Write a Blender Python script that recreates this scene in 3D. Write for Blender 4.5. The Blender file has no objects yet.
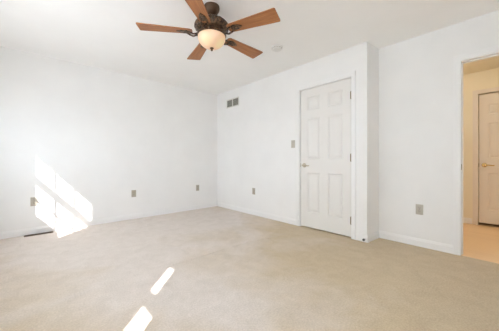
import bpy, bmesh, math, random
from mathutils import Vector, Matrix
random.seed(7)
SC = bpy.context.scene
COL = SC.collection
PI = math.pi

# ------------------------------------------------------------------ camera
CAM_H = 0.986
AZ = math.radians(47.675)                       # viewing direction in the floor plan, from +X
cam_data = bpy.data.cameras.new('camera')
cam_data.sensor_fit = 'HORIZONTAL'
cam_data.sensor_width = 36.0
cam_data.lens = 36.0 * 237.7 / 499.0
cam_data.shift_y = -(165.5 - 161.2) / 499.0
cam_data.clip_start = 0.02
cam = bpy.data.objects.new('camera', cam_data)
COL.objects.link(cam)
cam.location = (0, 0, CAM_H)
cam.rotation_euler = (PI / 2, 0, AZ - PI / 2)
SC.camera = cam

# ------------------------------------------------------------------ sky, sun, exposure
world = bpy.data.worlds.new('sky')
SC.world = world
world.use_nodes = True
bg = world.node_tree.nodes['Background']
bg.inputs['Color'].default_value = (0.79, 0.885, 0.99, 1)
bg.inputs['Strength'].default_value = 19.0

SUN = Vector((1.0, 1.03, -1.15)).normalized()
sun_data = bpy.data.lights.new('sun', 'SUN')
sun_data.energy = 23.0
sun_data.angle = math.radians(0.55)
sun_data.color = (1.0, 0.985, 0.97)
sun = bpy.data.objects.new('sun', sun_data)
COL.objects.link(sun)
sun.location = (-6, -6, 7)
sun.rotation_euler = SUN.to_track_quat('-Z', 'Y').to_euler()

SC.view_settings.view_transform = 'Standard'
SC.view_settings.look = 'None'
SC.view_settings.gamma = 1.0
SC.view_settings.use_curve_mapping = False
SC.view_settings.exposure = -0.41
SC.cycles.use_denoising = True
SC.cycles.max_bounces = 16
SC.cycles.diffuse_bounces = 12
SC.cycles.transparent_max_bounces = 12
SC.cycles.sample_clamp_indirect = 8.0


# ------------------------------------------------------------------ materials
def mat(name, col, rough=0.6, metal=0.0, spec=0.3):
    m = bpy.data.materials.new(name)
    m.use_nodes = True
    b = m.node_tree.nodes['Principled BSDF']
    b.inputs['Base Color'].default_value = (*col, 1)
    b.inputs['Roughness'].default_value = rough
    b.inputs['Metallic'].default_value = metal
    b.inputs['Specular IOR Level'].default_value = spec
    return m


def noise_mat(name, c1, c2, scale=8, detail=4, rough=0.7, bump=0.0, bscale=200, metal=0.0, spec=0.3,
              stretch=(1, 1, 1), lo=0.35, hi=0.65):
    m = mat(name, c1, rough, metal, spec)
    nt = m.node_tree
    b = nt.nodes['Principled BSDF']
    tc = nt.nodes.new('ShaderNodeTexCoord')
    mp = nt.nodes.new('ShaderNodeMapping')
    mp.inputs['Scale'].default_value = stretch
    nt.links.new(tc.outputs['Object'], mp.inputs['Vector'])
    n = nt.nodes.new('ShaderNodeTexNoise')
    n.inputs['Scale'].default_value = scale
    n.inputs['Detail'].default_value = detail
    nt.links.new(mp.outputs['Vector'], n.inputs['Vector'])
    r = nt.nodes.new('ShaderNodeValToRGB')
    r.color_ramp.elements[0].position = lo
    r.color_ramp.elements[1].position = hi
    r.color_ramp.elements[0].color = (*c1, 1)
    r.color_ramp.elements[1].color = (*c2, 1)
    nt.links.new(n.outputs['Fac'], r.inputs['Fac'])
    nt.links.new(r.outputs['Color'], b.inputs['Base Color'])
    if bump:
        n2 = nt.nodes.new('ShaderNodeTexNoise')
        n2.inputs['Scale'].default_value = bscale
        n2.inputs['Detail'].default_value = 2
        nt.links.new(tc.outputs['Object'], n2.inputs['Vector'])
        bp = nt.nodes.new('ShaderNodeBump')
        bp.inputs['Strength'].default_value = bump
        bp.inputs['Distance'].default_value = 0.01
        nt.links.new(n2.outputs['Fac'], bp.inputs['Height'])
        nt.links.new(bp.outputs['Normal'], b.inputs['Normal'])
    return m


M_WALL = noise_mat('wall_paint', (0.86, 0.86, 0.855), (0.88, 0.88, 0.875), 3, 3, 0.85, 0.04, 260, spec=0.15)
M_CEIL = noise_mat('ceiling_paint', (0.925, 0.925, 0.92), (0.94, 0.94, 0.935), 3, 3, 0.95, 0.05, 220, spec=0.1)
M_TRIM = mat('trim_enamel', (0.88, 0.88, 0.88), 0.4, 0, 0.35)
M_DOOR = mat('door_enamel', (0.80, 0.785, 0.76), 0.42, 0, 0.35)
M_HALLWALL = noise_mat('cream_hall_paint', (0.84, 0.79, 0.66), (0.86, 0.81, 0.68), 3, 3, 0.85, spec=0.15)
M_HALLCEIL = mat('hall_ceiling_paint', (0.84, 0.80, 0.68), 0.95, 0, 0.1)
M_HALLDOOR = mat('hall_door_enamel', (0.80, 0.75, 0.70), 0.42, 0, 0.35)
M_PLATE = mat('almond_plastic', (0.44, 0.40, 0.335), 0.4, 0, 0.4)
M_PLATE2 = mat('ivory_plastic', (0.52, 0.485, 0.425), 0.4, 0, 0.4)
M_SLOT = mat('slot_dark', (0.05, 0.045, 0.04), 0.6)
M_BRASS = mat('satin_brass', (0.56, 0.50, 0.39), 0.28, 1.0)
M_GOLD = mat('polished_brass', (0.76, 0.62, 0.36), 0.2, 1.0)
M_HINGE = mat('aged_hinge_brass', (0.27, 0.225, 0.155), 0.45, 0.8)
M_BRONZE = noise_mat('antique_bronze', (0.022, 0.014, 0.010), (0.20, 0.115, 0.062), 55, 5, 0.42, 0.6, 60, metal=0.55, spec=0.5, lo=0.40, hi=0.66)
M_BRONZE_S = mat('plain_bronze', (0.085, 0.048, 0.028), 0.4, 0.6)
M_VENTFRAME = mat('vent_enamel', (0.74, 0.73, 0.69), 0.5)
M_VENTSLAT = mat('vent_louver', (0.36, 0.35, 0.31), 0.6)
M_VENTDARK = mat('vent_duct', (0.10, 0.095, 0.085), 0.8)
M_GRAVEL = noise_mat('pale_gravel', (0.26, 0.25, 0.24), (0.33, 0.32, 0.31), 3, 5, 0.9)
M_REG = mat('brown_register', (0.11, 0.075, 0.045), 0.5, 0.3)
M_PLASTIC = mat('white_plastic', (0.82, 0.82, 0.81), 0.45)
M_RUBBER = mat('dark_rubber', (0.06, 0.065, 0.075), 0.6)
M_SPRING = mat('steel_spring', (0.75, 0.75, 0.76), 0.3, 1.0)


def wood_mat():
    m = mat('fan_blade_oak', (0.4, 0.2, 0.09), 0.45, 0, 0.35)
    nt = m.node_tree
    b = nt.nodes['Principled BSDF']
    tc = nt.nodes.new('ShaderNodeTexCoord')
    mp = nt.nodes.new('ShaderNodeMapping')
    mp.inputs['Scale'].default_value = (2.0, 30.0, 30.0)
    nt.links.new(tc.outputs['Object'], mp.inputs['Vector'])
    n = nt.nodes.new('ShaderNodeTexNoise')
    n.inputs['Scale'].default_value = 2.5
    n.inputs['Detail'].default_value = 6
    n.inputs['Distortion'].default_value = 0.6
    nt.links.new(mp.outputs['Vector'], n.inputs['Vector'])
    r = nt.nodes.new('ShaderNodeValToRGB')
    r.color_ramp.elements[0].position = 0.3
    r.color_ramp.elements[1].position = 0.72
    r.color_ramp.elements[0].color = (0.23, 0.080, 0.025, 1)
    r.color_ramp.elements[1].color = (0.41, 0.168, 0.056, 1)
    nt.links.new(n.outputs['Fac'], r.inputs['Fac'])
    nt.links.new(r.outputs['Color'], b.inputs['Base Color'])
    return m


M_BLADE = wood_mat()


def carpet_mat():
    m = mat('beige_carpet', (0.6, 0.5, 0.4), 0.95, 0, 0.05)
    nt = m.node_tree
    b = nt.nodes['Principled BSDF']
    b.inputs['Sheen Weight'].default_value = 0.15
    b.inputs['Sheen Roughness'].default_value = 0.6
    tc = nt.nodes.new('ShaderNodeTexCoord')

    def nz(scale, detail, rough=0.55, dist=0.0):
        n = nt.nodes.new('ShaderNodeTexNoise')
        n.inputs['Scale'].default_value = scale
        n.inputs['Detail'].default_value = detail
        n.inputs['Roughness'].default_value = rough
        n.inputs['Distortion'].default_value = dist
        nt.links.new(tc.outputs['Object'], n.inputs['Vector'])
        return n

    def ramp(src, p0, p1, c0, c1):
        r = nt.nodes.new('ShaderNodeValToRGB')
        r.color_ramp.elements[0].position = p0
        r.color_ramp.elements[1].position = p1
        r.color_ramp.elements[0].color = (*c0, 1)
        r.color_ramp.elements[1].color = (*c1, 1)
        nt.links.new(src, r.inputs['Fac'])
        return r

    def mult(a, c, fac=1.0):
        x = nt.nodes.new('ShaderNodeMix')
        x.data_type = 'RGBA'
        x.blend_type = 'MULTIPLY'
        x.inputs[0].default_value = fac
        nt.links.new(a, x.inputs[6])
        nt.links.new(c, x.inputs[7])
        return x.outputs[2]

    # the piece beyond the seam is a cooler beige; the walked-on piece this side is yellower and more worn towards the doorway
    sep = nt.nodes.new('ShaderNodeSeparateXYZ')
    nt.links.new(tc.outputs['Object'], sep.inputs[0])

    def math_(op, a_, b_):
        n = nt.nodes.new('ShaderNodeMath')
        n.operation = op
        for i_, v in enumerate((a_, b_)):
            if isinstance(v, (int, float)):
                n.inputs[i_].default_value = v
            else:
                nt.links.new(v, n.inputs[i_])
        return n.outputs[0]

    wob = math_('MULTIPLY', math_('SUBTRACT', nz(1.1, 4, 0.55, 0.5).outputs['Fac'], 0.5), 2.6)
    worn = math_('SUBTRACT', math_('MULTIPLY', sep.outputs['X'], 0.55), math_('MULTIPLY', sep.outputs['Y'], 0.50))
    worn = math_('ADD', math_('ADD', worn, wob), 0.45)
    near = math_('MULTIPLY', math_('MAXIMUM', math_('SUBTRACT', 0.85, sep.outputs['X']), 0.0), 1.3)  # darker tan towards the window wall, painted to offset the strong window light
    worn = math_('ADD', worn, near)  # mask holds both the wear and the painted darkening
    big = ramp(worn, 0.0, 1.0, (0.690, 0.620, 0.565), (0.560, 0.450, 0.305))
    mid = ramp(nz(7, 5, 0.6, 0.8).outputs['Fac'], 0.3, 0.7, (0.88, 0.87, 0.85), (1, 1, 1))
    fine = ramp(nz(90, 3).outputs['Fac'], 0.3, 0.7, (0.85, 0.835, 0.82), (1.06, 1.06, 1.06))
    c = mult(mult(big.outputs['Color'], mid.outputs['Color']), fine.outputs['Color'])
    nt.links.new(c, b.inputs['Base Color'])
    n2 = nz(170, 3)
    bp = nt.nodes.new('ShaderNodeBump')
    bp.inputs['Strength'].default_value = 0.3
    bp.inputs['Distance'].default_value = 0.012
    nt.links.new(n2.outputs['Fac'], bp.inputs['Height'])
    nt.links.new(bp.outputs['Normal'], b.inputs['Normal'])
    return m


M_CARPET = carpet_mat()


def hall_floor_mat():
    m = mat('honey_hall_floor', (0.6, 0.4, 0.2), 0.35, 0, 0.4)
    nt = m.node_tree
    b = nt.nodes['Principled BSDF']
    tc = nt.nodes.new('ShaderNodeTexCoord')
    br = nt.nodes.new('ShaderNodeTexBrick')
    br.inputs['Scale'].default_value = 1.0
    br.inputs['Brick Width'].default_value = 0.9
    br.inputs['Row Height'].default_value = 0.09
    br.inputs['Mortar Size'].default_value = 0.0012
    br.inputs['Color1'].default_value = (0.83, 0.60, 0.37, 1)
    br.inputs['Color2'].default_value = (0.88, 0.65, 0.41, 1)
    br.inputs['Mortar'].default_value = (0.72, 0.50, 0.30, 1)
    mp = nt.nodes.new('ShaderNodeMapping')
    mp.inputs['Rotation'].default_value = (0, 0, PI / 2)
    nt.links.new(tc.outputs['Object'], mp.inputs['Vector'])
    nt.links.new(mp.outputs['Vector'], br.inputs['Vector'])
    nt.links.new(br.outputs['Color'], b.inputs['Base Color'])
    return m


M_HALLFLOOR = hall_floor_mat()


def glass_mat():
    m = bpy.data.materials.new('window_glass')
    m.use_nodes = True
    nt = m.node_tree
    nt.nodes.remove(nt.nodes['Principled BSDF'])
    out = nt.nodes['Material Output']
    t = nt.nodes.new('ShaderNodeBsdfTransparent')
    g = nt.nodes.new('ShaderNodeBsdfGlossy')
    g.inputs['Roughness'].default_value = 0.02
    mx = nt.nodes.new('ShaderNodeMixShader')
    mx.inputs['Fac'].default_value = 0.05
    nt.links.new(t.outputs[0], mx.inputs[1])
    nt.links.new(g.outputs[0], mx.inputs[2])
    nt.links.new(mx.outputs[0], out.inputs['Surface'])
    return m


M_GLASS = glass_mat()


def curtain_mat():
    m = bpy.data.materials.new('white_curtain_cloth')
    m.use_nodes = True
    nt = m.node_tree
    nt.nodes.remove(nt.nodes['Principled BSDF'])
    out = nt.nodes['Material Output']
    t = nt.nodes.new('ShaderNodeBsdfTranslucent')
    t.inputs['Color'].default_value = (0.89, 0.905, 0.915, 1)
    d = nt.nodes.new('ShaderNodeBsdfDiffuse')
    d.inputs['Color'].default_value = (0.89, 0.905, 0.915, 1)
    mx = nt.nodes.new('ShaderNodeMixShader')
    mx.inputs['Fac'].default_value = 0.5
    nt.links.new(t.outputs[0], mx.inputs[1])
    nt.links.new(d.outputs[0], mx.inputs[2])
    nt.links.new(mx.outputs[0], out.inputs['Surface'])
    return m


M_CURTAIN = curtain_mat()


def bowl_mat():
    """lit alabaster bowl: brighter where its two bulbs sit behind the glass"""
    m = mat('lit_alabaster_glass', (0.66, 0.47, 0.33), 0.35, 0, 0.4)
    nt = m.node_tree
    b = nt.nodes['Principled BSDF']
    tc = nt.nodes.new('ShaderNodeTexCoord')

    def spot(p, r0):
        d = nt.nodes.new('ShaderNodeVectorMath')
        d.operation = 'DISTANCE'
        d.inputs[1].default_value = p
        nt.links.new(tc.outputs['Object'], d.inputs[0])
        mr = nt.nodes.new('ShaderNodeMapRange')
        mr.interpolation_type = 'SMOOTHSTEP'
        mr.inputs['From Min'].default_value = 0.0
        mr.inputs['From Max'].default_value = r0
        mr.inputs['To Min'].default_value = 1.0
        mr.inputs['To Max'].default_value = 0.0
        nt.links.new(d.outputs['Value'], mr.inputs['Value'])
        return mr.outputs['Result']

    a = spot((-0.075, -0.04, -0.085), 0.10)
    c = spot((0.045, -0.07, -0.105), 0.10)
    mx = nt.nodes.new('ShaderNodeMath')
    mx.operation = 'MAXIMUM'
    nt.links.new(a, mx.inputs[0])
    nt.links.new(c, mx.inputs[1])
    n = nt.nodes.new('ShaderNodeTexNoise')
    n.inputs['Scale'].default_value = 16
    n.inputs['Detail'].default_value = 3
    nt.links.new(tc.outputs['Object'], n.inputs['Vector'])
    ad = nt.nodes.new('ShaderNodeMath')
    ad.operation = 'MULTIPLY_ADD'
    ad.inputs[1].default_value = 0.18
    nt.links.new(n.outputs['Fac'], ad.inputs[0])
    nt.links.new(mx.outputs[0], ad.inputs[2])
    r = nt.nodes.new('ShaderNodeValToRGB')
    r.color_ramp.elements[0].position = 0.08
    r.color_ramp.elements[1].position = 0.95
    r.color_ramp.elements[0].color = (0.62, 0.33, 0.15, 1)
    r.color_ramp.elements[1].color = (0.95, 0.78, 0.36, 1)
    nt.links.new(ad.outputs[0], r.inputs['Fac'])
    nt.links.new(r.outputs['Color'], b.inputs['Emission Color'])
    b.inputs['Emission Strength'].default_value = 0.44
    return m


M_BOWL = bowl_mat()


def lamp_mat(name, col, s):
    m = mat(name, (0.8, 0.78, 0.72), 0.4)
    b = m.node_tree.nodes['Principled BSDF']
    b.inputs['Emission Color'].default_value = (*col, 1)
    b.inputs['Emission Strength'].default_value = s
    return m


M_HALLLAMP = lamp_mat('lit_hall_glass', (1.0, 0.915, 0.80), 34.0)


# ------------------------------------------------------------------ mesh helpers
class MB:
    def __init__(self):
        self.bm = bmesh.new()

    def box(self, lo, hi, bevel=0.0, seg=2):
        r = bmesh.ops.create_cube(self.bm, size=1.0)
        vs = r['verts']
        c = [(lo[i] + hi[i]) / 2 for i in range(3)]
        s = [max(hi[i] - lo[i], 1e-5) for i in range(3)]
        for v in vs:
            v.co = Vector([c[i] + v.co[i] * s[i] for i in range(3)])
        if bevel:
            es = list({e for v in vs for e in v.link_edges})
            bmesh.ops.bevel(self.bm, geom=es, offset=bevel, segments=seg, profile=0.7, affect='EDGES')
        return self

    def lathe(self, prof, n=32, mtx=None, cap=False):
        """prof: list of (radius, z)"""
        rings = []
        mtx = mtx or Matrix.Identity(4)
        for r, z in prof:
            if r < 1e-6:
                rings.append([self.bm.verts.new(mtx @ Vector((0, 0, z)))])
            else:
                rings.append([self.bm.verts.new(mtx @ Vector((r * math.cos(2 * PI * k / n), r * math.sin(2 * PI * k / n), z)))
                              for k in range(n)])
        for a, b in zip(rings, rings[1:]):
            for k in range(n):
                k2 = (k + 1) % n
                if len(a) == 1 and len(b) == 1:
                    continue
                if len(a) == 1:
                    self.bm.faces.new((a[0], b[k2], b[k]))
                elif len(b) == 1:
                    self.bm.faces.new((a[k], a[k2], b[0]))
                else:
                    self.bm.faces.new((a[k], a[k2], b[k2], b[k]))
        if cap:
            for ring in (rings[0], rings[-1]):
                if len(ring) > 2:
                    self.bm.faces.new(ring)
        return self

    def tube(self, pts, rad, n=8):
        pts = [Vector(p) for p in pts]
        rads = rad if isinstance(rad, (list, tuple)) else [rad] * len(pts)
        rings = []
        prev = None
        for i, p in enumerate(pts):
            t = (pts[min(i + 1, len(pts) - 1)] - pts[max(i - 1, 0)]).normalized()
            if prev is None:
                up = Vector((0, 0, 1)) if abs(t.z) < 0.9 else Vector((1, 0, 0))
                u = t.cross(up).normalized()
            else:
                u = (prev - t * prev.dot(t)).normalized()
            prev = u
            w = t.cross(u)
            rings.append([self.bm.verts.new(p + (u * math.cos(2 * PI * k / n) + w * math.sin(2 * PI * k / n)) * rads[i])
                          for k in range(n)])
        for a, b in zip(rings, rings[1:]):
            for k in range(n):
                k2 = (k + 1) % n
                self.bm.faces.new((a[k], a[k2], b[k2], b[k]))
        self.bm.faces.new(rings[0])
        self.bm.faces.new(rings[-1])
        return self

    def prism(self, outline, ext, mtx=None):
        """outline: 2D points (x, y); extruded along z by ext = (z0, z1)"""
        mtx = mtx or Matrix.Identity(4)
        a = [self.bm.verts.new(mtx @ Vector((x, y, ext[0]))) for x, y in outline]
        b = [self.bm.verts.new(mtx @ Vector((x, y, ext[1]))) for x, y in outline]
        n = len(outline)
        self.bm.faces.new(a[::-1])
        self.bm.faces.new(b)
        for k in range(n):
            k2 = (k + 1) % n
            self.bm.faces.new((a[k], a[k2], b[k2], b[k]))
        return self

    def build(self, name, m, parent=None, loc=(0, 0, 0), smooth=False, rot=None):
        bmesh.ops.recalc_face_normals(self.bm, faces=self.bm.faces[:])
        me = bpy.data.meshes.new(name)
        self.bm.to_mesh(me)
        self.bm.free()
        me.materials.append(m)
        if smooth:
            for p in me.polygons:
                p.use_smooth = True
            try:
                me.set_sharp_from_angle(angle=math.radians(40))
            except Exception:
                pass
        o = bpy.data.objects.new(name, me)
        COL.objects.link(o)
        o.location = loc
        if rot:
            o.rotation_euler = rot
        if parent:
            o.parent = parent
        return o


def empty(name, loc=(0, 0, 0), rot=(0, 0, 0)):
    o = bpy.data.objects.new(name, None)
    o.empty_display_size = 0.1
    COL.objects.link(o)
    o.location = loc
    o.rotation_euler = rot
    return o


def tag(o, label, cat, group=None):
    o['label'] = label
    o['category'] = cat
    if group:
        o['group'] = group
    return o


def struct(o, label=None, cat=None):
    o['kind'] = 'structure'
    if label:
        o['label'] = label
    if cat:
        o['category'] = cat
    return o


# ------------------------------------------------------------------ room dimensions
H = 2.44
XW, YR = -0.60, -0.64            # window wall and rear wall (both out of view)
YL = 4.34                        # wall on the left of the photo
XA, YJ = 3.00, 1.15              # closet wall and the end of its bump-out
XB = 3.31                        # entry wall with the open doorway
XH = 5.098                       # far wall of the hallway
HH = 2.37                        # hallway ceiling
XC = 3.85                        # closet back

# floor and ceiling
fl = MB()
fl.box((XW - 0.1, YR - 0.1, -0.10), (XB, YJ + 0.1, 0))
fl.box((XW - 0.1, YJ + 0.1, -0.10), (XC + 0.1, YL + 0.12, 0))
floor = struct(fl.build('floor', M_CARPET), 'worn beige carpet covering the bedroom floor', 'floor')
# low carpet seam running across the room towards the closet
sm = MB()
pts = [(0.80, 2.166), (0.976, 2.165), (1.271, 2.158), (1.50, 2.166), (1.674, 2.166), (1.90, 2.150), (2.081, 2.127), (2.30, 2.065), (2.456, 2.00)]
for i in range(len(pts) - 1):
    (x0, y0), (x1, y1) = pts[i], pts[i + 1]
    hs = [-0.006 if j in (0, len(pts) - 1) else 0.006 for j in (i, i + 1)]
    q = [[(x, y - 0.030, -0.004), (x, y - 0.010, h_ * 0.8), (x, y, h_), (x, y + 0.012, h_ * 0.7), (x, y + 0.035, -0.004)]
         for (x, y), h_ in (((x0, y0), hs[0]), ((x1, y1), hs[1]))]
    va = [sm.bm.verts.new(p) for p in q[0]]
    vb = [sm.bm.verts.new(p) for p in q[1]]
    for k in range(4):
        sm.bm.faces.new((va[k], vb[k], vb[k + 1], va[k + 1]))
bmesh.ops.remove_doubles(sm.bm, verts=sm.bm.verts[:], dist=1e-5)
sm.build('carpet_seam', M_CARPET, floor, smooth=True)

hf = MB().box((XB, -1.70, -0.10), (XH + 1.0, YJ + 0.1, -0.004))
struct(hf.build('floor_hall', M_HALLFLOOR), 'honey coloured hallway floor beyond the open doorway', 'floor')
ce = MB().box((XW - 0.1, YR - 0.1, H), (XC + 0.1, YL + 0.12, H + 0.1))
struct(ce.build('ceiling', M_CEIL), 'plain white bedroom ceiling', 'ceiling')
hc = MB().box((XB + 0.12, -1.70, HH), (XH + 0.12, YJ + 0.1, H))
struct(hc.build('ceiling_hall', M_HALLCEIL), 'cream hallway ceiling seen through the doorway', 'ceiling')

# walls
struct(MB().box((XW - 0.1, YL, 0), (XC + 0.1, YL + 0.12, H)).build('wall_left', M_WALL),
       'long white wall with the sun patch on the left', 'wall')
DY0, DY1, DZ = 1.350, 2.170, 2.075              # rough opening of the closet door
wa = MB()
wa.prism([(XA, YJ + 0.022), (XA + 0.115, YJ + 0.014), (XA + 0.115, DY0), (XA, DY0)], (0, H))
wa.box((XA, DY1, 0), (XA + 0.115, YL, H))
wa.box((XA, DY0, DZ), (XA + 0.115, DY1, H))
struct(wa.build('wall_right', M_WALL), 'white closet wall with a six-panel door and an air vent', 'wall')
struct(MB().prism([(XA + 0.115, YJ + 0.014), (XB, YJ), (XC + 0.1, YJ), (XC + 0.1, YJ + 0.1), (XA + 0.115, YJ + 0.1)], (0, H)).build('wall_jog', M_WALL),
       'short white return wall at the end of the closet', 'wall')
struct(MB().box((XC, YJ + 0.1, 0), (XC + 0.1, YL, H)).build('wall_closet', M_WALL))
OY0, OY1, OZ = -0.44, 0.362, 2.045              # rough opening of the doorway
wb = MB()
wb.box((XB, OY1, 0), (XB + 0.12, YJ, H))
wb.box((XB, YR - 0.1, 0), (XB + 0.12, OY0, H))
wb.box((XB, OY0, OZ), (XB + 0.12, OY1, H))
struct(wb.build('wall_entry', M_WALL), 'white wall holding the open doorway to the hall', 'wall')

# windows: lit glass areas
W1 = dict(y0=3.005, y1=3.680, zb=0.985, zr0=1.42, zr1=1.52, zt=1.81)
W2 = dict(y0=-0.54, y1=0.540, zb=0.88, zr0=1.365, zr1=1.470, zt=1.81)
W3_FILL = dict(y0=0.86, y1=2.66, zb=0.985, zr0=1.56, zr1=1.62, zt=2.20)  # added window, curtained to spread soft daylight onto the closet wall
W4_FILL = dict(y0=0.40, y1=1.00, zb=0.985, zr0=1.56, zr1=1.62, zt=2.20)       # added for soft fill, in the rear wall: y0, y1 run along X
T = 0.045
m_ = 0.05
WX = Matrix.Identity(4)                                                   # window wall frame: (depth, along, up)
WR = Matrix(((0, 1, 0, 0), (1, 0, 0, YR - XW), (0, 0, 1, 0), (0, 0, 0, 1)))   # the same frame turned onto the rear wall


def hole(w):
    return (w['y0'] - m_, w['y1'] + m_, w['zb'] - m_, w['zt'] + m_)


def window_wall(name, y0, y1, ws, fr):
    ww = MB()
    y = y0
    for w in ws:
        a = hole(w)
        ww.box((XW - T, y, 0), (XW, a[0], H))
        ww.box((XW - T, a[0], 0), (XW, a[1], a[2]))
        ww.box((XW - T, a[0], a[3]), (XW, a[1], H))
        y = a[1]
    ww.box((XW - T, y, 0), (XW, y1, H))
    bmesh.ops.transform(ww.bm, matrix=fr, verts=ww.bm.verts[:])
    return struct(ww.build(name, M_WALL))


window_wall('wall_window', YR, YL, (W2, W3_FILL, W1), WX)
window_wall('wall_rear', XW - T, XB, (W4_FILL,), WR)


def window(idx, w, cols, fr=WX):
    def put(mb):
        bmesh.ops.transform(mb.bm, matrix=fr, verts=mb.bm.verts[:])
        return mb

    x0, x1 = XW - 0.035, XW - 0.010
    f = MB()
    f.box((x0, w['y0'] - m_, w['zb'] - m_), (x1, w['y0'], w['zt'] + m_))
    f.box((x0, w['y1'], w['zb'] - m_), (x1, w['y1'] + m_, w['zt'] + m_))
    f.box((x0, w['y0'], w['zb'] - m_), (x1, w['y1'], w['zb']))
    f.box((x0, w['y0'], w['zt']), (x1, w['y1'], w['zt'] + m_))
    f.box((x0, w['y0'], w['zr0']), (x1, w['y1'], w['zr1']))
    if idx == 2:
        f.box((x0, w['y1'] - 0.052, w['zb']), (x1, w['y1'], w['zr0']))     # wider stile of the lower sash
    o = struct(put(f).build('window_%d' % idx, M_TRIM))
    mu = MB()
    xm0, xm1 = XW - 0.028, XW - 0.018
    for k in range(1, cols):
        y = w['y0'] + (w['y1'] - w['y0']) * k / cols
        mu.box((xm0, y - 0.012, w['zb']), (xm1, y + 0.012, w['zr0']))
        mu.box((xm0, y - 0.012, w['zr1']), (xm1, y + 0.012, w['zt']))
    zc = (w['zb'] + w['zr0']) / 2
    mu.box((xm0, w['y0'], zc - 0.012), (xm1, w['y1'], zc + 0.012))
    put(mu).build('muntin', M_TRIM, o)
    put(MB().box((XW - 0.024, w['y0'], w['zb']), (XW - 0.022, w['y1'], w['zt']))).build('pane', M_GLASS, o)
    s = MB().box((XW - 0.002, w['y0'] - 0.09, w['zb'] - 0.075), (XW + 0.035, w['y1'] + 0.09, w['zb'] - m_), 0.004)
    put(s).build('sill', M_TRIM, o)
    return o


window(1, W1, 3)
window(2, W2, 4)
window(3, W3_FILL, 6)
window(4, W4_FILL, 2, WR)
# ground added outside to cut skylight from below and bounce neutral light
struct(MB().box((-40, -40, -0.60), (XW - 0.3, 40, -0.45)).box((XW - 0.3, -40, -0.60), (40, -2.2, -0.45)).build('ground', M_GRAVEL),
       'unseen pale gravel added outside to dim the upward light', 'ground')

# hall shell
struct(MB().box((XH, -1.70, 0), (XH + 0.12, -0.447, HH)).box((XH, 0.337, 0), (XH + 0.12, YJ, HH))
       .box((XH, -0.447, 2.03), (XH + 0.12, 0.337, HH)).build('wall_hall', M_HALLWALL),
       'cream hallway wall around the far white door', 'wall')
struct(MB().box((XB + 0.12, YJ - 0.02, 0), (XH, YJ, HH)).build('wall_hall_end', M_HALLWALL))
struct(MB().box((XB + 0.12, -1.70, 0), (XH, -1.60, HH)).build('wall_hall_near', M_HALLWALL))
struct(MB().box((XB + 0.12, YR - 0.1 - 0.96, 0), (XB + 0.13, OY0 - 0.07, HH)).box((XB + 0.12, OY1 + 0.07, 0), (XB + 0.13, YJ, HH))
       .build('wall_hall_inner', M_HALLWALL))
struct(MB().box((XB, -1.70, 0), (XB + 0.12, YR - 0.1, H)).build('wall_hall_side', M_HALLWALL))
struct(MB().box((XH + 0.92, -0.6, -0.004), (XH + 1.0, 0.5, HH)).box((XH + 0.12, -0.68, -0.004), (XH + 1.0, -0.6, HH))  # closed shell added behind the far door to keep its bottom gap dark
       .box((XH + 0.12, 0.5, -0.004), (XH + 1.0, 0.58, HH)).box((XH + 0.12, -0.68, HH), (XH + 1.0, 0.58, HH + 0.08)).build('wall_beyond', M_HALLWALL))


# baseboards: profile runs along a segment, facing normal n
def baseboard(name, p0, p1, n, m=M_TRIM, h=0.088, t=0.013):
    p0, p1, n = Vector((*p0, 0)), Vector((*p1, 0)), Vector((*n, 0))
    prof = [(0, 0), (t, 0), (t, h - 0.022), (t - 0.004, h - 0.016), (t - 0.006, h - 0.004), (t - 0.009, h), (0, h)]
    b_ = MB()
    A = [b_.bm.verts.new(p0 + n * d + Vector((0, 0, z))) for d, z in prof]
    B = [b_.bm.verts.new(p1 + n * d + Vector((0, 0, z))) for d, z in prof]
    b_.bm.faces.new(A)
    b_.bm.faces.new(B[::-1])
    for k in range(len(prof)):
        k2 = (k + 1) % len(prof)
        b_.bm.faces.new((A[k], A[k2], B[k2], B[k]))
    return struct(b_.build(name, m))


baseboard('baseboard_left', (XW, YL), (XA - 0.013, YL), (0, -1))
baseboard('baseboard_right', (XA, 2.216), (XA, YL), (-1, 0))
baseboard('baseboard_corner', (XA, YJ + 0.010), (XA, 1.302), (-1, 0))
baseboard('baseboard_jog', (XA, YJ + 0.022), (XB - 0.013, YJ + 0.001), (0, -1))
baseboard('baseboard_entry', (XB, 0.410), (XB, YJ - 0.0), (-1, 0))
baseboard('baseboard_window', (XW, YR), (XW, YL - 0.013), (1, 0))
baseboard('baseboard_rear', (XW + 0.013, YR), (XB, YR), (0, 1))
baseboard('baseboard_hall', (XH, 0.405), (XH, YJ - 0.02), (-1, 0))


# ------------------------------------------------------------------ door trim
def casing(name, X, y0, y1, ztop, w=0.056, t=0.017, m=M_TRIM, zb=0.0):
    """stepped flat casing on the face at X (facing -X) around an opening y0..y1, 0..ztop"""
    c = MB()
    for lo, hi, th in ((0.0, 0.018, t * 0.62), (0.018, 0.040, t * 0.8), (0.040, w, t)):
        c.box((X - th, y1 + lo, zb), (X, y1 + hi, ztop + hi))
        c.box((X - th, y0 - hi, zb), (X, y0 - lo, ztop + hi))
        c.box((X - th, y0 - lo, ztop + lo), (X, y1 + lo, ztop + hi))
    return struct(c.build(name, m))


def jamb(name, X0, X1, y0, y1, ztop, th=0.018, m=M_TRIM, stop=None):
    j = MB()
    j.box((X0, y1, 0), (X1, y1 + th, ztop + th))
    j.box((X0, y0 - th, 0), (X1, y0, ztop + th))
    j.box((X0, y0, ztop), (X1, y1, ztop + th))
    if stop:
        sx0, sx1, sd = stop
        j.box((sx0, y1 - sd, 0), (sx1, y1, ztop))
        j.box((sx0, y0, 0), (sx1, y0 + sd, ztop))
        j.box((sx0, y0 + sd, ztop - sd), (sx1, y1 - sd, ztop))
    return struct(j.build(name, m))


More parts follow.
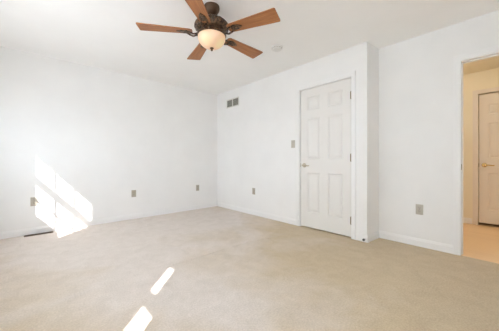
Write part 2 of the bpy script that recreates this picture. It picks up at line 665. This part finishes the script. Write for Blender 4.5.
casing('trim_1', XA, 1.363, 2.157, 2.066)
jamb('trim_2', XA, XA + 0.115, 1.366, 2.154, 2.060, th=0.014, stop=(XA + 0.040, XA + 0.055, 0.012))
casing('trim_3', XB, -0.422, 0.350, 2.040, w=0.058)
jamb('trim_4', XB, XB + 0.12, -0.426, 0.348, 2.032, th=0.012, stop=(XB + 0.045, XB + 0.075, 0.010))
# hall side casing of the same doorway
c5 = MB()
c5.box((XB + 0.12, 0.351, 0), (XB + 0.137, 0.409, 2.10)).box((XB + 0.12, -0.485, 0), (XB + 0.137, -0.427, 2.10))
c5.box((XB + 0.12, -0.427, 2.04), (XB + 0.137, 0.351, 2.10))
struct(c5.build('trim_5', M_TRIM))
casing('trim_6', XH, -0.447, 0.337, 2.022, w=0.062, m=M_HALLDOOR)


# ------------------------------------------------------------------ six-panel doors
def panel_door(name, w, z0, z1, xface, ymid, m, colsplit, rows, handle_mat, hinges=True, lever_side=1):
    """slab in the plane x = xface facing -X; rows = [(z0, z1)...]; colsplit = [(ya, yb), (yc, yd)] offsets from ymid"""
    root = MB()
    th = 0.035
    d = 0.011
    ys = sorted([-w / 2, w / 2] + [v for c in colsplit for v in c])
    zs = sorted([z0, z1] + [v for r in rows for v in r])
    bm = root.bm

    def isp(ya, yb, za, zb):
        return any(abs(ya - c[0]) < 1e-6 and abs(yb - c[1]) < 1e-6 for c in colsplit) and \
            any(abs(za - r[0]) < 1e-6 and abs(zb - r[1]) < 1e-6 for r in rows)

    def quad(pts):
        bm.faces.new([bm.verts.new(Vector(p)) for p in pts])

    panels = []
    for i in range(len(ys) - 1):
        for k in range(len(zs) - 1):
            ya, yb, za, zb = ys[i], ys[i + 1], zs[k], zs[k + 1]
            if isp(ya, yb, za, zb):
                panels.append((ya, yb, za, zb))
            else:
                quad([(0, ya, za), (0, yb, za), (0, yb, zb), (0, ya, zb)])
    for ya, yb, za, zb in panels:                                   # sunk moulding ring, the raised field comes as a part
        o1, dep = 0.014, d
        A = [(0, ya, za), (0, yb, za), (0, yb, zb), (0, ya, zb)]
        Bq = [(dep, ya + o1, za + o1), (dep, yb - o1, za + o1), (dep, yb - o1, zb - o1), (dep, ya + o1, zb - o1)]
        for k in range(4):
            k2 = (k + 1) % 4
            quad([A[k], A[k2], Bq[k2], Bq[k]])
        quad(Bq)
    quad([(th, -w / 2, z0), (th, w / 2, z0), (th, w / 2, z1), (th, -w / 2, z1)])
    for s in (-1, 1):
        quad([(0, s * w / 2, z0), (th, s * w / 2, z0), (th, s * w / 2, z1), (0, s * w / 2, z1)])
    quad([(0, -w / 2, z0), (0, w / 2, z0), (th, w / 2, z0), (th, -w / 2, z0)])
    quad([(0, -w / 2, z1), (0, w / 2, z1), (th, w / 2, z1), (th, -w / 2, z1)])
    bmesh.ops.remove_doubles(bm, verts=bm.verts[:], dist=1e-5)
    o = struct(root.build(name, m, loc=(xface, ymid, 0)))
    for ya, yb, za, zb in panels:
        p = MB()
        i0, i1 = 0.020, 0.046
        A = [(d, ya + i0, za + i0), (d, yb - i0, za + i0), (d, yb - i0, zb - i0), (d, ya + i0, zb - i0)]
        Bq = [(0.003, ya + i1, za + i1), (0.003, yb - i1, za + i1), (0.003, yb - i1, zb - i1), (0.003, ya + i1, zb - i1)]
        va = [p.bm.verts.new(v) for v in A]
        vb = [p.bm.verts.new(v) for v in Bq]
        for k in range(4):
            p.bm.faces.new((va[k], va[(k + 1) % 4], vb[(k + 1) % 4], vb[k]))
        p.bm.faces.new(vb)
        p.bm.faces.new(va[::-1])
        p.build('raised_panel', m, o)
    # lever handle: rose, neck, lever
    hy, hz = w / 2 - 0.064, 0.925
    toX = Matrix.Translation((0, hy, hz)) @ Matrix.Rotation(-PI / 2, 4, 'Y')
    r = MB().lathe([(0, 0), (0.033, 0), (0.033, 0.004), (0.028, 0.011), (0.014, 0.014), (0.012, 0.04), (0, 0.04)], 28, toX)
    rose = r.build('handle_rose', handle_mat, o, smooth=True)
    rose['label'] = 'round brass rose of the door handle'
    lv = MB().tube([(-0.040, hy + 0.008, hz), (-0.046, hy - 0.01, hz + 0.003), (-0.048, hy - 0.045, hz + 0.001), (-0.046, hy - 0.08, hz - 0.005),
                    (-0.040, hy - 0.108, hz - 0.003)], [0.011, 0.0125, 0.0105, 0.009, 0.006], 12)
    lv.build('lever', handle_mat, rose, smooth=True)
    # latch plate on the edge
    MB().box((-0.002, w / 2 - 0.004, hz - 0.028), (0.004, w / 2 + 0.0015, hz + 0.028)).build('latch_plate', M_HINGE, o)
    if hinges:
        for za, zb in ((0.180, 0.272), (0.985, 1.078), (1.785, 1.877)):
            hg = MB()
            hg.tube([(-0.007, -w / 2 - 0.004, za), (-0.007, -w / 2 - 0.004, zb)], 0.0075, 10)
            hg.tube([(-0.007, -w / 2 - 0.004, zb), (-0.007, -w / 2 - 0.004, zb + 0.008)], [0.0085, 0.003], 10)
            hg.tube([(-0.007, -w / 2 - 0.004, za - 0.008), (-0.007, -w / 2 - 0.004, za)], [0.003, 0.0085], 10)
            hg.box((-0.002, -w / 2, za), (0.0006, -w / 2 + 0.011, zb))
            q = hg.build('hinge', M_HINGE, o, smooth=True)
    return o


ROWS = [(0.235, 0.818), (1.020, 1.610), (1.735, 1.932)]
d1 = panel_door('door_1', 0.772, 0.016, 2.053, XA + 0.008, 1.760, M_DOOR,
                [(-0.275, -0.060), (0.058, 0.272)], ROWS, M_BRASS)
d1['label'] = 'closed white six-panel closet door with brass lever'
d1['category'] = 'door'
d2 = panel_door('door_2', 0.775, 0.036, 2.016, XH + 0.035, -0.055, M_HALLDOOR,
                [(-0.275, -0.060), (0.062, 0.285)], [(0.235, 0.806), (1.030, 1.570), (1.700, 1.862)], M_GOLD, hinges=False)
d2['label'] = 'far six-panel door across the hall with gold lever'
d2['category'] = 'door'

# strike plate on the doorway jamb
o = struct(MB().box((XB + 0.010, 0.3455, 0.895), (XB + 0.036, 0.3482, 0.955), 0.0008).build('trim_7', M_HINGE),
           'dull metal strike plate on the doorway jamb', 'strike plate')


# ------------------------------------------------------------------ ceiling fan
FX, FY, FZ = 1.244, 1.893, 2.19
fan = tag(empty('ceiling_fan', (FX, FY, FZ)), 'bronze ceiling fan with five oak blades and a lit glass bowl', 'ceiling fan')
z = lambda v: v - FZ
MB().lathe([(0, z(2.44)), (0.072, z(2.44)), (0.074, z(2.425)), (0.070, z(2.405)), (0.056, z(2.380)), (0.040, z(2.366)), (0.022, z(2.360)), (0, z(2.360))], 36) \
    .build('canopy', M_BRONZE_S, fan, smooth=True)
MB().lathe([(0.018, z(2.366)), (0.018, z(2.330)), (0.030, z(2.326)), (0.030, z(2.312)), (0, z(2.312))], 20).build('downrod', M_BRONZE_S, fan, smooth=True)
MB().lathe([(0, z(2.322)), (0.060, z(2.322)), (0.088, z(2.316)), (0.108, z(2.303)), (0.126, z(2.290)), (0.150, z(2.270)), (0.156, z(2.254)),
            (0.154, z(2.236)), (0.144, z(2.220)), (0.126, z(2.208)), (0.100, z(2.200)), (0, z(2.200))], 48).build('motor_housing', M_BRONZE, fan, smooth=True)
# scrollwork ring of leaves on the motor housing
sc = MB()
for k in range(20):
    th = 2 * PI * k / 20
    c_, s_ = math.cos(th), math.sin(th)
    dth = 0.11
    for sgn in (-1, 1):
        pts_ = []
        for j in range(7):
            u = j / 6
            rr = 0.112 + 0.046 * math.sin(u * PI * 0.62)
            zz = z(2.302) - 0.072 * u
            an = th + sgn * dth * math.sin(u * PI)
            pts_.append((rr * math.cos(an), rr * math.sin(an), zz))
        sc.tube(pts_, [0.003, 0.005, 0.0055, 0.0055, 0.005, 0.004, 0.003], 6)
sc.build('scrollwork', M_BRONZE, fan, smooth=True)
MB().lathe([(0, z(2.203)), (0.112, z(2.203)), (0.118, z(2.196)), (0.110, z(2.186)), (0.128, z(2.180)), (0.136, z(2.174)), (0.136, z(2.164)), (0.128, z(2.160)),
            (0, z(2.160))], 48).build('light_fitter', M_BRONZE_S, fan, smooth=True)
bowl = MB().lathe([(0.120, z(2.163)), (0.127, z(2.158)), (0.129, z(2.146)), (0.126, z(2.128)), (0.117, z(2.106)), (0.102, z(2.086)), (0.080, z(2.068)),
                   (0.052, z(2.056)), (0.024, z(2.051)), (0, z(2.050))], 48).build('light_bowl', M_BOWL, fan, smooth=True)
bowl['label'] = 'lit amber alabaster glass bowl'
MB().lathe([(0, z(2.056)), (0.017, z(2.054)), (0.019, z(2.048)), (0.012, z(2.043)), (0.008, z(2.038)), (0.011, z(2.032)), (0.008, z(2.025)), (0, z(2.020))], 20) \
    .build('finial', M_BRONZE_S, fan, smooth=True)

PITCH = math.radians(-8.3)
R0, R1 = 0.178, 0.652
W0, W1_ = 0.104, 0.158
for k in range(5):
    ang = math.radians(147.8 - 72 * k)
    # oak blade: widening paddle with softly rounded corners
    out = []

    def corner(cx, cy, r, a0, a1, n=5):
        for i in range(n + 1):
            t_ = a0 + (a1 - a0) * i / n
            out.append((cx + r * math.cos(t_), cy + r * math.sin(t_)))
    corner(R1 - 0.012, W1_ / 2 - 0.012, 0.012, PI / 2, 0)
    corner(R1 - 0.012, -W1_ / 2 + 0.012, 0.012, 0, -PI / 2)
    corner(R0 + 0.030, -W0 / 2 + 0.030, 0.030, -PI / 2, -PI)
    corner(R0 + 0.030, W0 / 2 - 0.030, 0.030, PI, PI / 2)
    bl = MB().prism(out, (-0.004, 0.004)).build('blade', M_BLADE, fan, rot=None)
    bl.rotation_mode = 'QUATERNION'
    from mathutils import Quaternion
    bl.rotation_quaternion = Quaternion((0, 0, 1), ang) @ Quaternion((1, 0, 0), PITCH)
    # curled bronze blade iron under the blade
    ir = MB()
    for s in (-1, 1):
        ir.tube([(0.105, s * 0.010, 0.012), (0.140, s * 0.020, -0.022), (0.172, s * 0.030, -0.030), (0.205, s * 0.030, -0.018), (0.232, s * 0.022, -0.007)],
                [0.007, 0.008, 0.008, 0.008, 0.007], 8)
    ir.prism([(0.215, -0.030), (0.240, -0.034), (0.285, -0.026), (0.322, 0.0), (0.285, 0.026), (0.240, 0.034), (0.215, 0.030)], (-0.010, -0.004))
    for px, py in ((0.245, -0.016), (0.245, 0.016), (0.292, 0.0)):
        ir.lathe([(0, -0.0145), (0.005, -0.0135), (0.006, -0.010), (0.006, -0.006)], 10, Matrix.Translation((px, py, 0)))
    ir.build('blade_iron', M_BRONZE, bl, smooth=True)

# ------------------------------------------------------------------ smoke detector
sd = tag(empty('smoke_detector', (2.297, 2.002, H)), 'small round white smoke detector on the ceiling beyond the fan', 'smoke detector')
MB().lathe([(0, 0), (0.070, 0), (0.070, -0.010), (0.066, -0.014), (0, -0.014)], 36).build('base', M_PLASTIC, sd, smooth=True)
MB().lathe([(0, -0.014), (0.062, -0.014), (0.062, -0.026), (0.054, -0.038), (0.030, -0.042), (0, -0.043)], 36).build('cover', M_PLASTIC, sd, smooth=True)
vv = MB()
for k in range(18):
    th = 2 * PI * k / 18
    vv.box((-0.006, 0.0605, -0.024), (0.006, 0.0632, -0.018))
    for v in vv.bm.verts[-8:]:
        v.co = Matrix.Rotation(th, 3, 'Z') @ v.co
vv.build('vent_slot', M_VENTSLAT, sd)

# ------------------------------------------------------------------ wall air vent
y0, y1, z0, z1 = 3.600, 4.000, 2.085, 2.262
vent = tag(empty('air_vent', (XA, (y0 + y1) / 2, z0)), 'two-section return air vent high on the closet wall near the corner', 'air vent')
hw, hh = (y1 - y0) / 2, z1 - z0
f = MB()
f.box((-0.008, -hw, 0), (0, hw, 0.020), 0.002).box((-0.008, -hw, hh - 0.020), (0, hw, hh), 0.002)
f.box((-0.008, -hw, 0.020), (0, -hw + 0.020, hh - 0.020)).box((-0.008, hw - 0.020, 0.020), (0, hw, hh - 0.020))
f.box((-0.008, -0.012, 0.020), (0, 0.012, hh - 0.020))
f.build('frame', M_VENTFRAME, vent)
for s, mt_ in ((-1, M_VENTSLAT), (1, M_VENTSLAT)):
    a0, a1 = (0.012, hw - 0.020) if s > 0 else (-hw + 0.020, -0.012)
    MB().box((-0.0015, a0, 0.020), (-0.0005, a1, hh - 0.020)).build('duct_opening', M_VENTDARK, vent)
    sl = MB()
    n = 9
    for k in range(n):
        zc = 0.020 + (hh - 0.040) * (k + 0.5) / n
        q = [(-0.0075, zc - 0.0065), (-0.0065, zc - 0.0065), (-0.002, zc + 0.005), (-0.003, zc + 0.005)]
        va = [sl.bm.verts.new((x, a0, zz)) for x, zz in q]
        vb = [sl.bm.verts.new((x, a1, zz)) for x, zz in q]
        for j in range(4):
            sl.bm.faces.new((va[j], va[(j + 1) % 4], vb[(j + 1) % 4], vb[j]))
    sl.build('louver', mt_, vent)


# ------------------------------------------------------------------ outlets and switch (built facing -Y, then turned)
def outlet(loc, rz, label, m=M_PLATE):
    o = tag(empty('wall_outlet', loc, (0, 0, rz)), label, 'outlet', 'duplex wall outlets around the room')
    MB().box((-0.036, -0.006, -0.059), (0.036, 0, 0.059), 0.003).build('cover_plate', m, o)
    for s in (-1, 1):
        r_ = MB()
        pts_ = []
        for k in range(24):
            t_ = 2 * PI * k / 24
            pts_.append((0.0175 * math.cos(t_), max(-0.0135, min(0.0135, 0.0175 * math.sin(t_)))))
        r_.prism(pts_, (0, 0.0085), Matrix.Translation((0, 0, s * 0.0195)) @ Matrix.Rotation(PI / 2, 4, 'X'))
        rc = r_.build('receptacle', m, o)
        sl_ = MB()
        sl_.box((-0.0085, -0.0092, s * 0.0195 - 0.001), (-0.0060, -0.008, s * 0.0195 + 0.009))
        sl_.box((0.0060, -0.0092, s * 0.0195 - 0.001), (0.0085, -0.008, s * 0.0195 + 0.008))
        sl_.lathe([(0, 0.0092), (0.0028, 0.0092), (0.0028, 0.008)], 10, Matrix.Translation((0, 0, s * 0.0195 - 0.007)) @ Matrix.Rotation(PI / 2, 4, 'X'))
        sl_.build('slot', M_SLOT, rc)
    MB().lathe([(0, 0.0072), (0.0035, 0.0068), (0.0038, 0.0055)], 12, Matrix.Rotation(PI / 2, 4, 'X')).build('screw', M_HINGE, o, smooth=True)
    return o


outlet((0.010, YL, 0.440), 0, 'beige outlet beside the sun patch, leftmost on the left wall')
outlet((1.274, YL, 0.433), 0, 'beige outlet in the middle of the left wall, right of the sun patch')
outlet((2.505, YL, 0.438), 0, 'beige outlet on the left wall nearest the room corner')
outlet((XA, 3.175, 0.435), -PI / 2, 'beige outlet low on the closet wall below and right of the vent')
outlet((XB, 0.710, 0.427), -PI / 2, 'beige outlet between the closet corner and the open doorway', M_PLATE2)

sw = tag(empty('light_switch', (XA, 2.281, 1.253), (0, 0, -PI / 2)), 'beige toggle light switch beside the closet door', 'light switch')
MB().box((-0.035, -0.006, -0.059), (0.035, 0, 0.059), 0.003).build('cover_plate', M_PLATE2, sw)
MB().box((-0.006, -0.0068, -0.013), (0.006, -0.005, 0.013)).build('toggle_slot', M_PLATE, sw)
MB().prism([(-0.004, -0.006), (0.004, -0.006), (0.004, 0.006), (-0.004, 0.006)], (0, 0.016),
           Matrix.Rotation(PI / 2 - 0.5, 4, 'X')).build('toggle', M_PLATE2, sw)
for s in (-1, 1):
    MB().lathe([(0, 0.0072), (0.0035, 0.0068), (0.0038, 0.0055)], 12,
               Matrix.Translation((0, 0, s * 0.030)) @ Matrix.Rotation(PI / 2, 4, 'X')).build('screw', M_HINGE, sw, smooth=True)

# ------------------------------------------------------------------ floor register
rg = tag(empty('floor_register', (0.060, 4.283, 0)), 'dark brown floor register in the carpet below the left wall', 'floor register')
f = MB()
L, Wd = 0.148, 0.036
f.box((-L, -Wd, 0), (L, -Wd + 0.010, 0.007), 0.0015).box((-L, Wd - 0.010, 0), (L, Wd, 0.007), 0.0015)
f.box((-L, -Wd + 0.010, 0), (-L + 0.010, Wd - 0.010, 0.007)).box((L - 0.010, -Wd + 0.010, 0), (L, Wd - 0.010, 0.007))
f.build('frame', M_REG, rg)
MB().box((-L + 0.010, -Wd + 0.010, 0.0003), (L - 0.010, Wd - 0.010, 0.001)).build('duct_opening', M_SLOT, rg)
g = MB()
for k in range(22):
    x = -L + 0.014 + (2 * L - 0.028) * k / 21
    g.box((x - 0.0015, -Wd + 0.010, 0.001), (x + 0.0015, Wd - 0.010, 0.006))
g.box((-L + 0.010, -0.0015, 0.001), (L - 0.010, 0.0015, 0.0055))
g.build('grille', M_REG, rg)

# ------------------------------------------------------------------ spring door stop on the corner baseboard
ds = tag(empty('door_stop', (XA - 0.013, 1.192, 0.038)), 'small door stop with dark rubber tip on the closet corner baseboard', 'door stop')
tx = Matrix.Rotation(-PI / 2, 4, 'Y')
MB().lathe([(0, 0), (0.012, 0), (0.012, 0.003), (0.007, 0.007), (0, 0.007)], 20, tx).build('base', M_SPRING, ds, smooth=True)
sp = MB()
sp.tube([(-0.006 - 0.028 * k / 96, 0.0065 * math.cos(2 * PI * k / 12), 0.0065 * math.sin(2 * PI * k / 12)) for k in range(97)], 0.0013, 5)
sp.build('spring', M_SPRING, ds, smooth=True)
tp = MB().lathe([(0, 0.032), (0.012, 0.032), (0.0145, 0.035), (0.0145, 0.044), (0.011, 0.049), (0, 0.050)], 20, tx)
tp.build('tip', M_RUBBER, ds, smooth=True)['label'] = 'dark rubber tip'

# ------------------------------------------------------------------ thin curtains added to diffuse and shape the daylight (out of view)
def curtain(label, ya, yb, gather, top, bot, fr):
    """ya..yb along the wall; below the sash rail the far edge is gathered back by gather"""
    cu = tag(empty('window_curtain'), label, 'curtain')
    c = MB()
    ny, nz_ = max(24, int((yb - ya) * 90)), 32
    grid = []
    for j in range(nz_ + 1):
        zz = bot + (top - bot) * j / nz_
        g_ = min(1.0, max(0.0, (1.365 - zz) / 0.09))
        yend = yb - gather * g_ * g_ * (3 - 2 * g_)  # edge drawn back to shape the sun strip on the floor
        grid.append([c.bm.verts.new((XW + 0.062 + 0.014 * math.sin((yend - ya) * i / ny * 2 * PI / 0.07), ya + (yend - ya) * i / ny, zz))
                     for i in range(ny + 1)])
    for j in range(nz_):
        for i in range(ny):
            c.bm.faces.new((grid[j][i], grid[j][i + 1], grid[j + 1][i + 1], grid[j + 1][i]))
    bmesh.ops.transform(c.bm, matrix=fr, verts=c.bm.verts[:])
    c.build('cloth', M_CURTAIN, cu, smooth=True)
    r = MB().tube([(XW + 0.062, ya - 0.03, top + 0.01), (XW + 0.062, yb + 0.18, top + 0.01)], 0.010, 12)
    bmesh.ops.transform(r.bm, matrix=fr, verts=r.bm.verts[:])
    r.build('rod', M_BRONZE_S, cu, smooth=True)
    for y in (ya, yb + 0.15):
        k = MB().tube([(XW, y, top + 0.01), (XW + 0.062, y, top + 0.01)], 0.006, 8)
        bmesh.ops.transform(k.bm, matrix=fr, verts=k.bm.verts[:])
        k.build('rod_bracket', M_BRONZE_S, cu, smooth=True)


curtain('thin white curtain added to narrow the sun through the window beside the viewer', -0.60, 0.506, 0.100, 2.02, 0.76, WX)
curtain('added thin white curtain closed over the made-up wide window facing the closet door', 0.74, 2.78, 0.0, 2.32, 0.86, WX)
curtain('added thin white curtain closed over the made-up narrow window behind the viewer', 0.28, 1.12, 0.0, 2.32, 0.86, WR)

# ------------------------------------------------------------------ hallway ceiling lamp (out of view)
for yl in (-0.95, 0.80):
    hl = tag(empty('hall_ceiling_lamp', (4.25, yl, HH)), 'frosted dome lamp on the hallway ceiling', 'ceiling lamp', 'hallway dome lamps')
    MB().lathe([(0, 0), (0.130, 0), (0.130, -0.018), (0.120, -0.024), (0, -0.024)], 32).build('base', M_GOLD, hl, smooth=True)
    MB().lathe([(0.118, -0.024), (0.118, -0.040), (0.100, -0.066), (0.060, -0.084), (0, -0.090)], 32).build('glass_dome', M_HALLLAMP, hl, smooth=True)
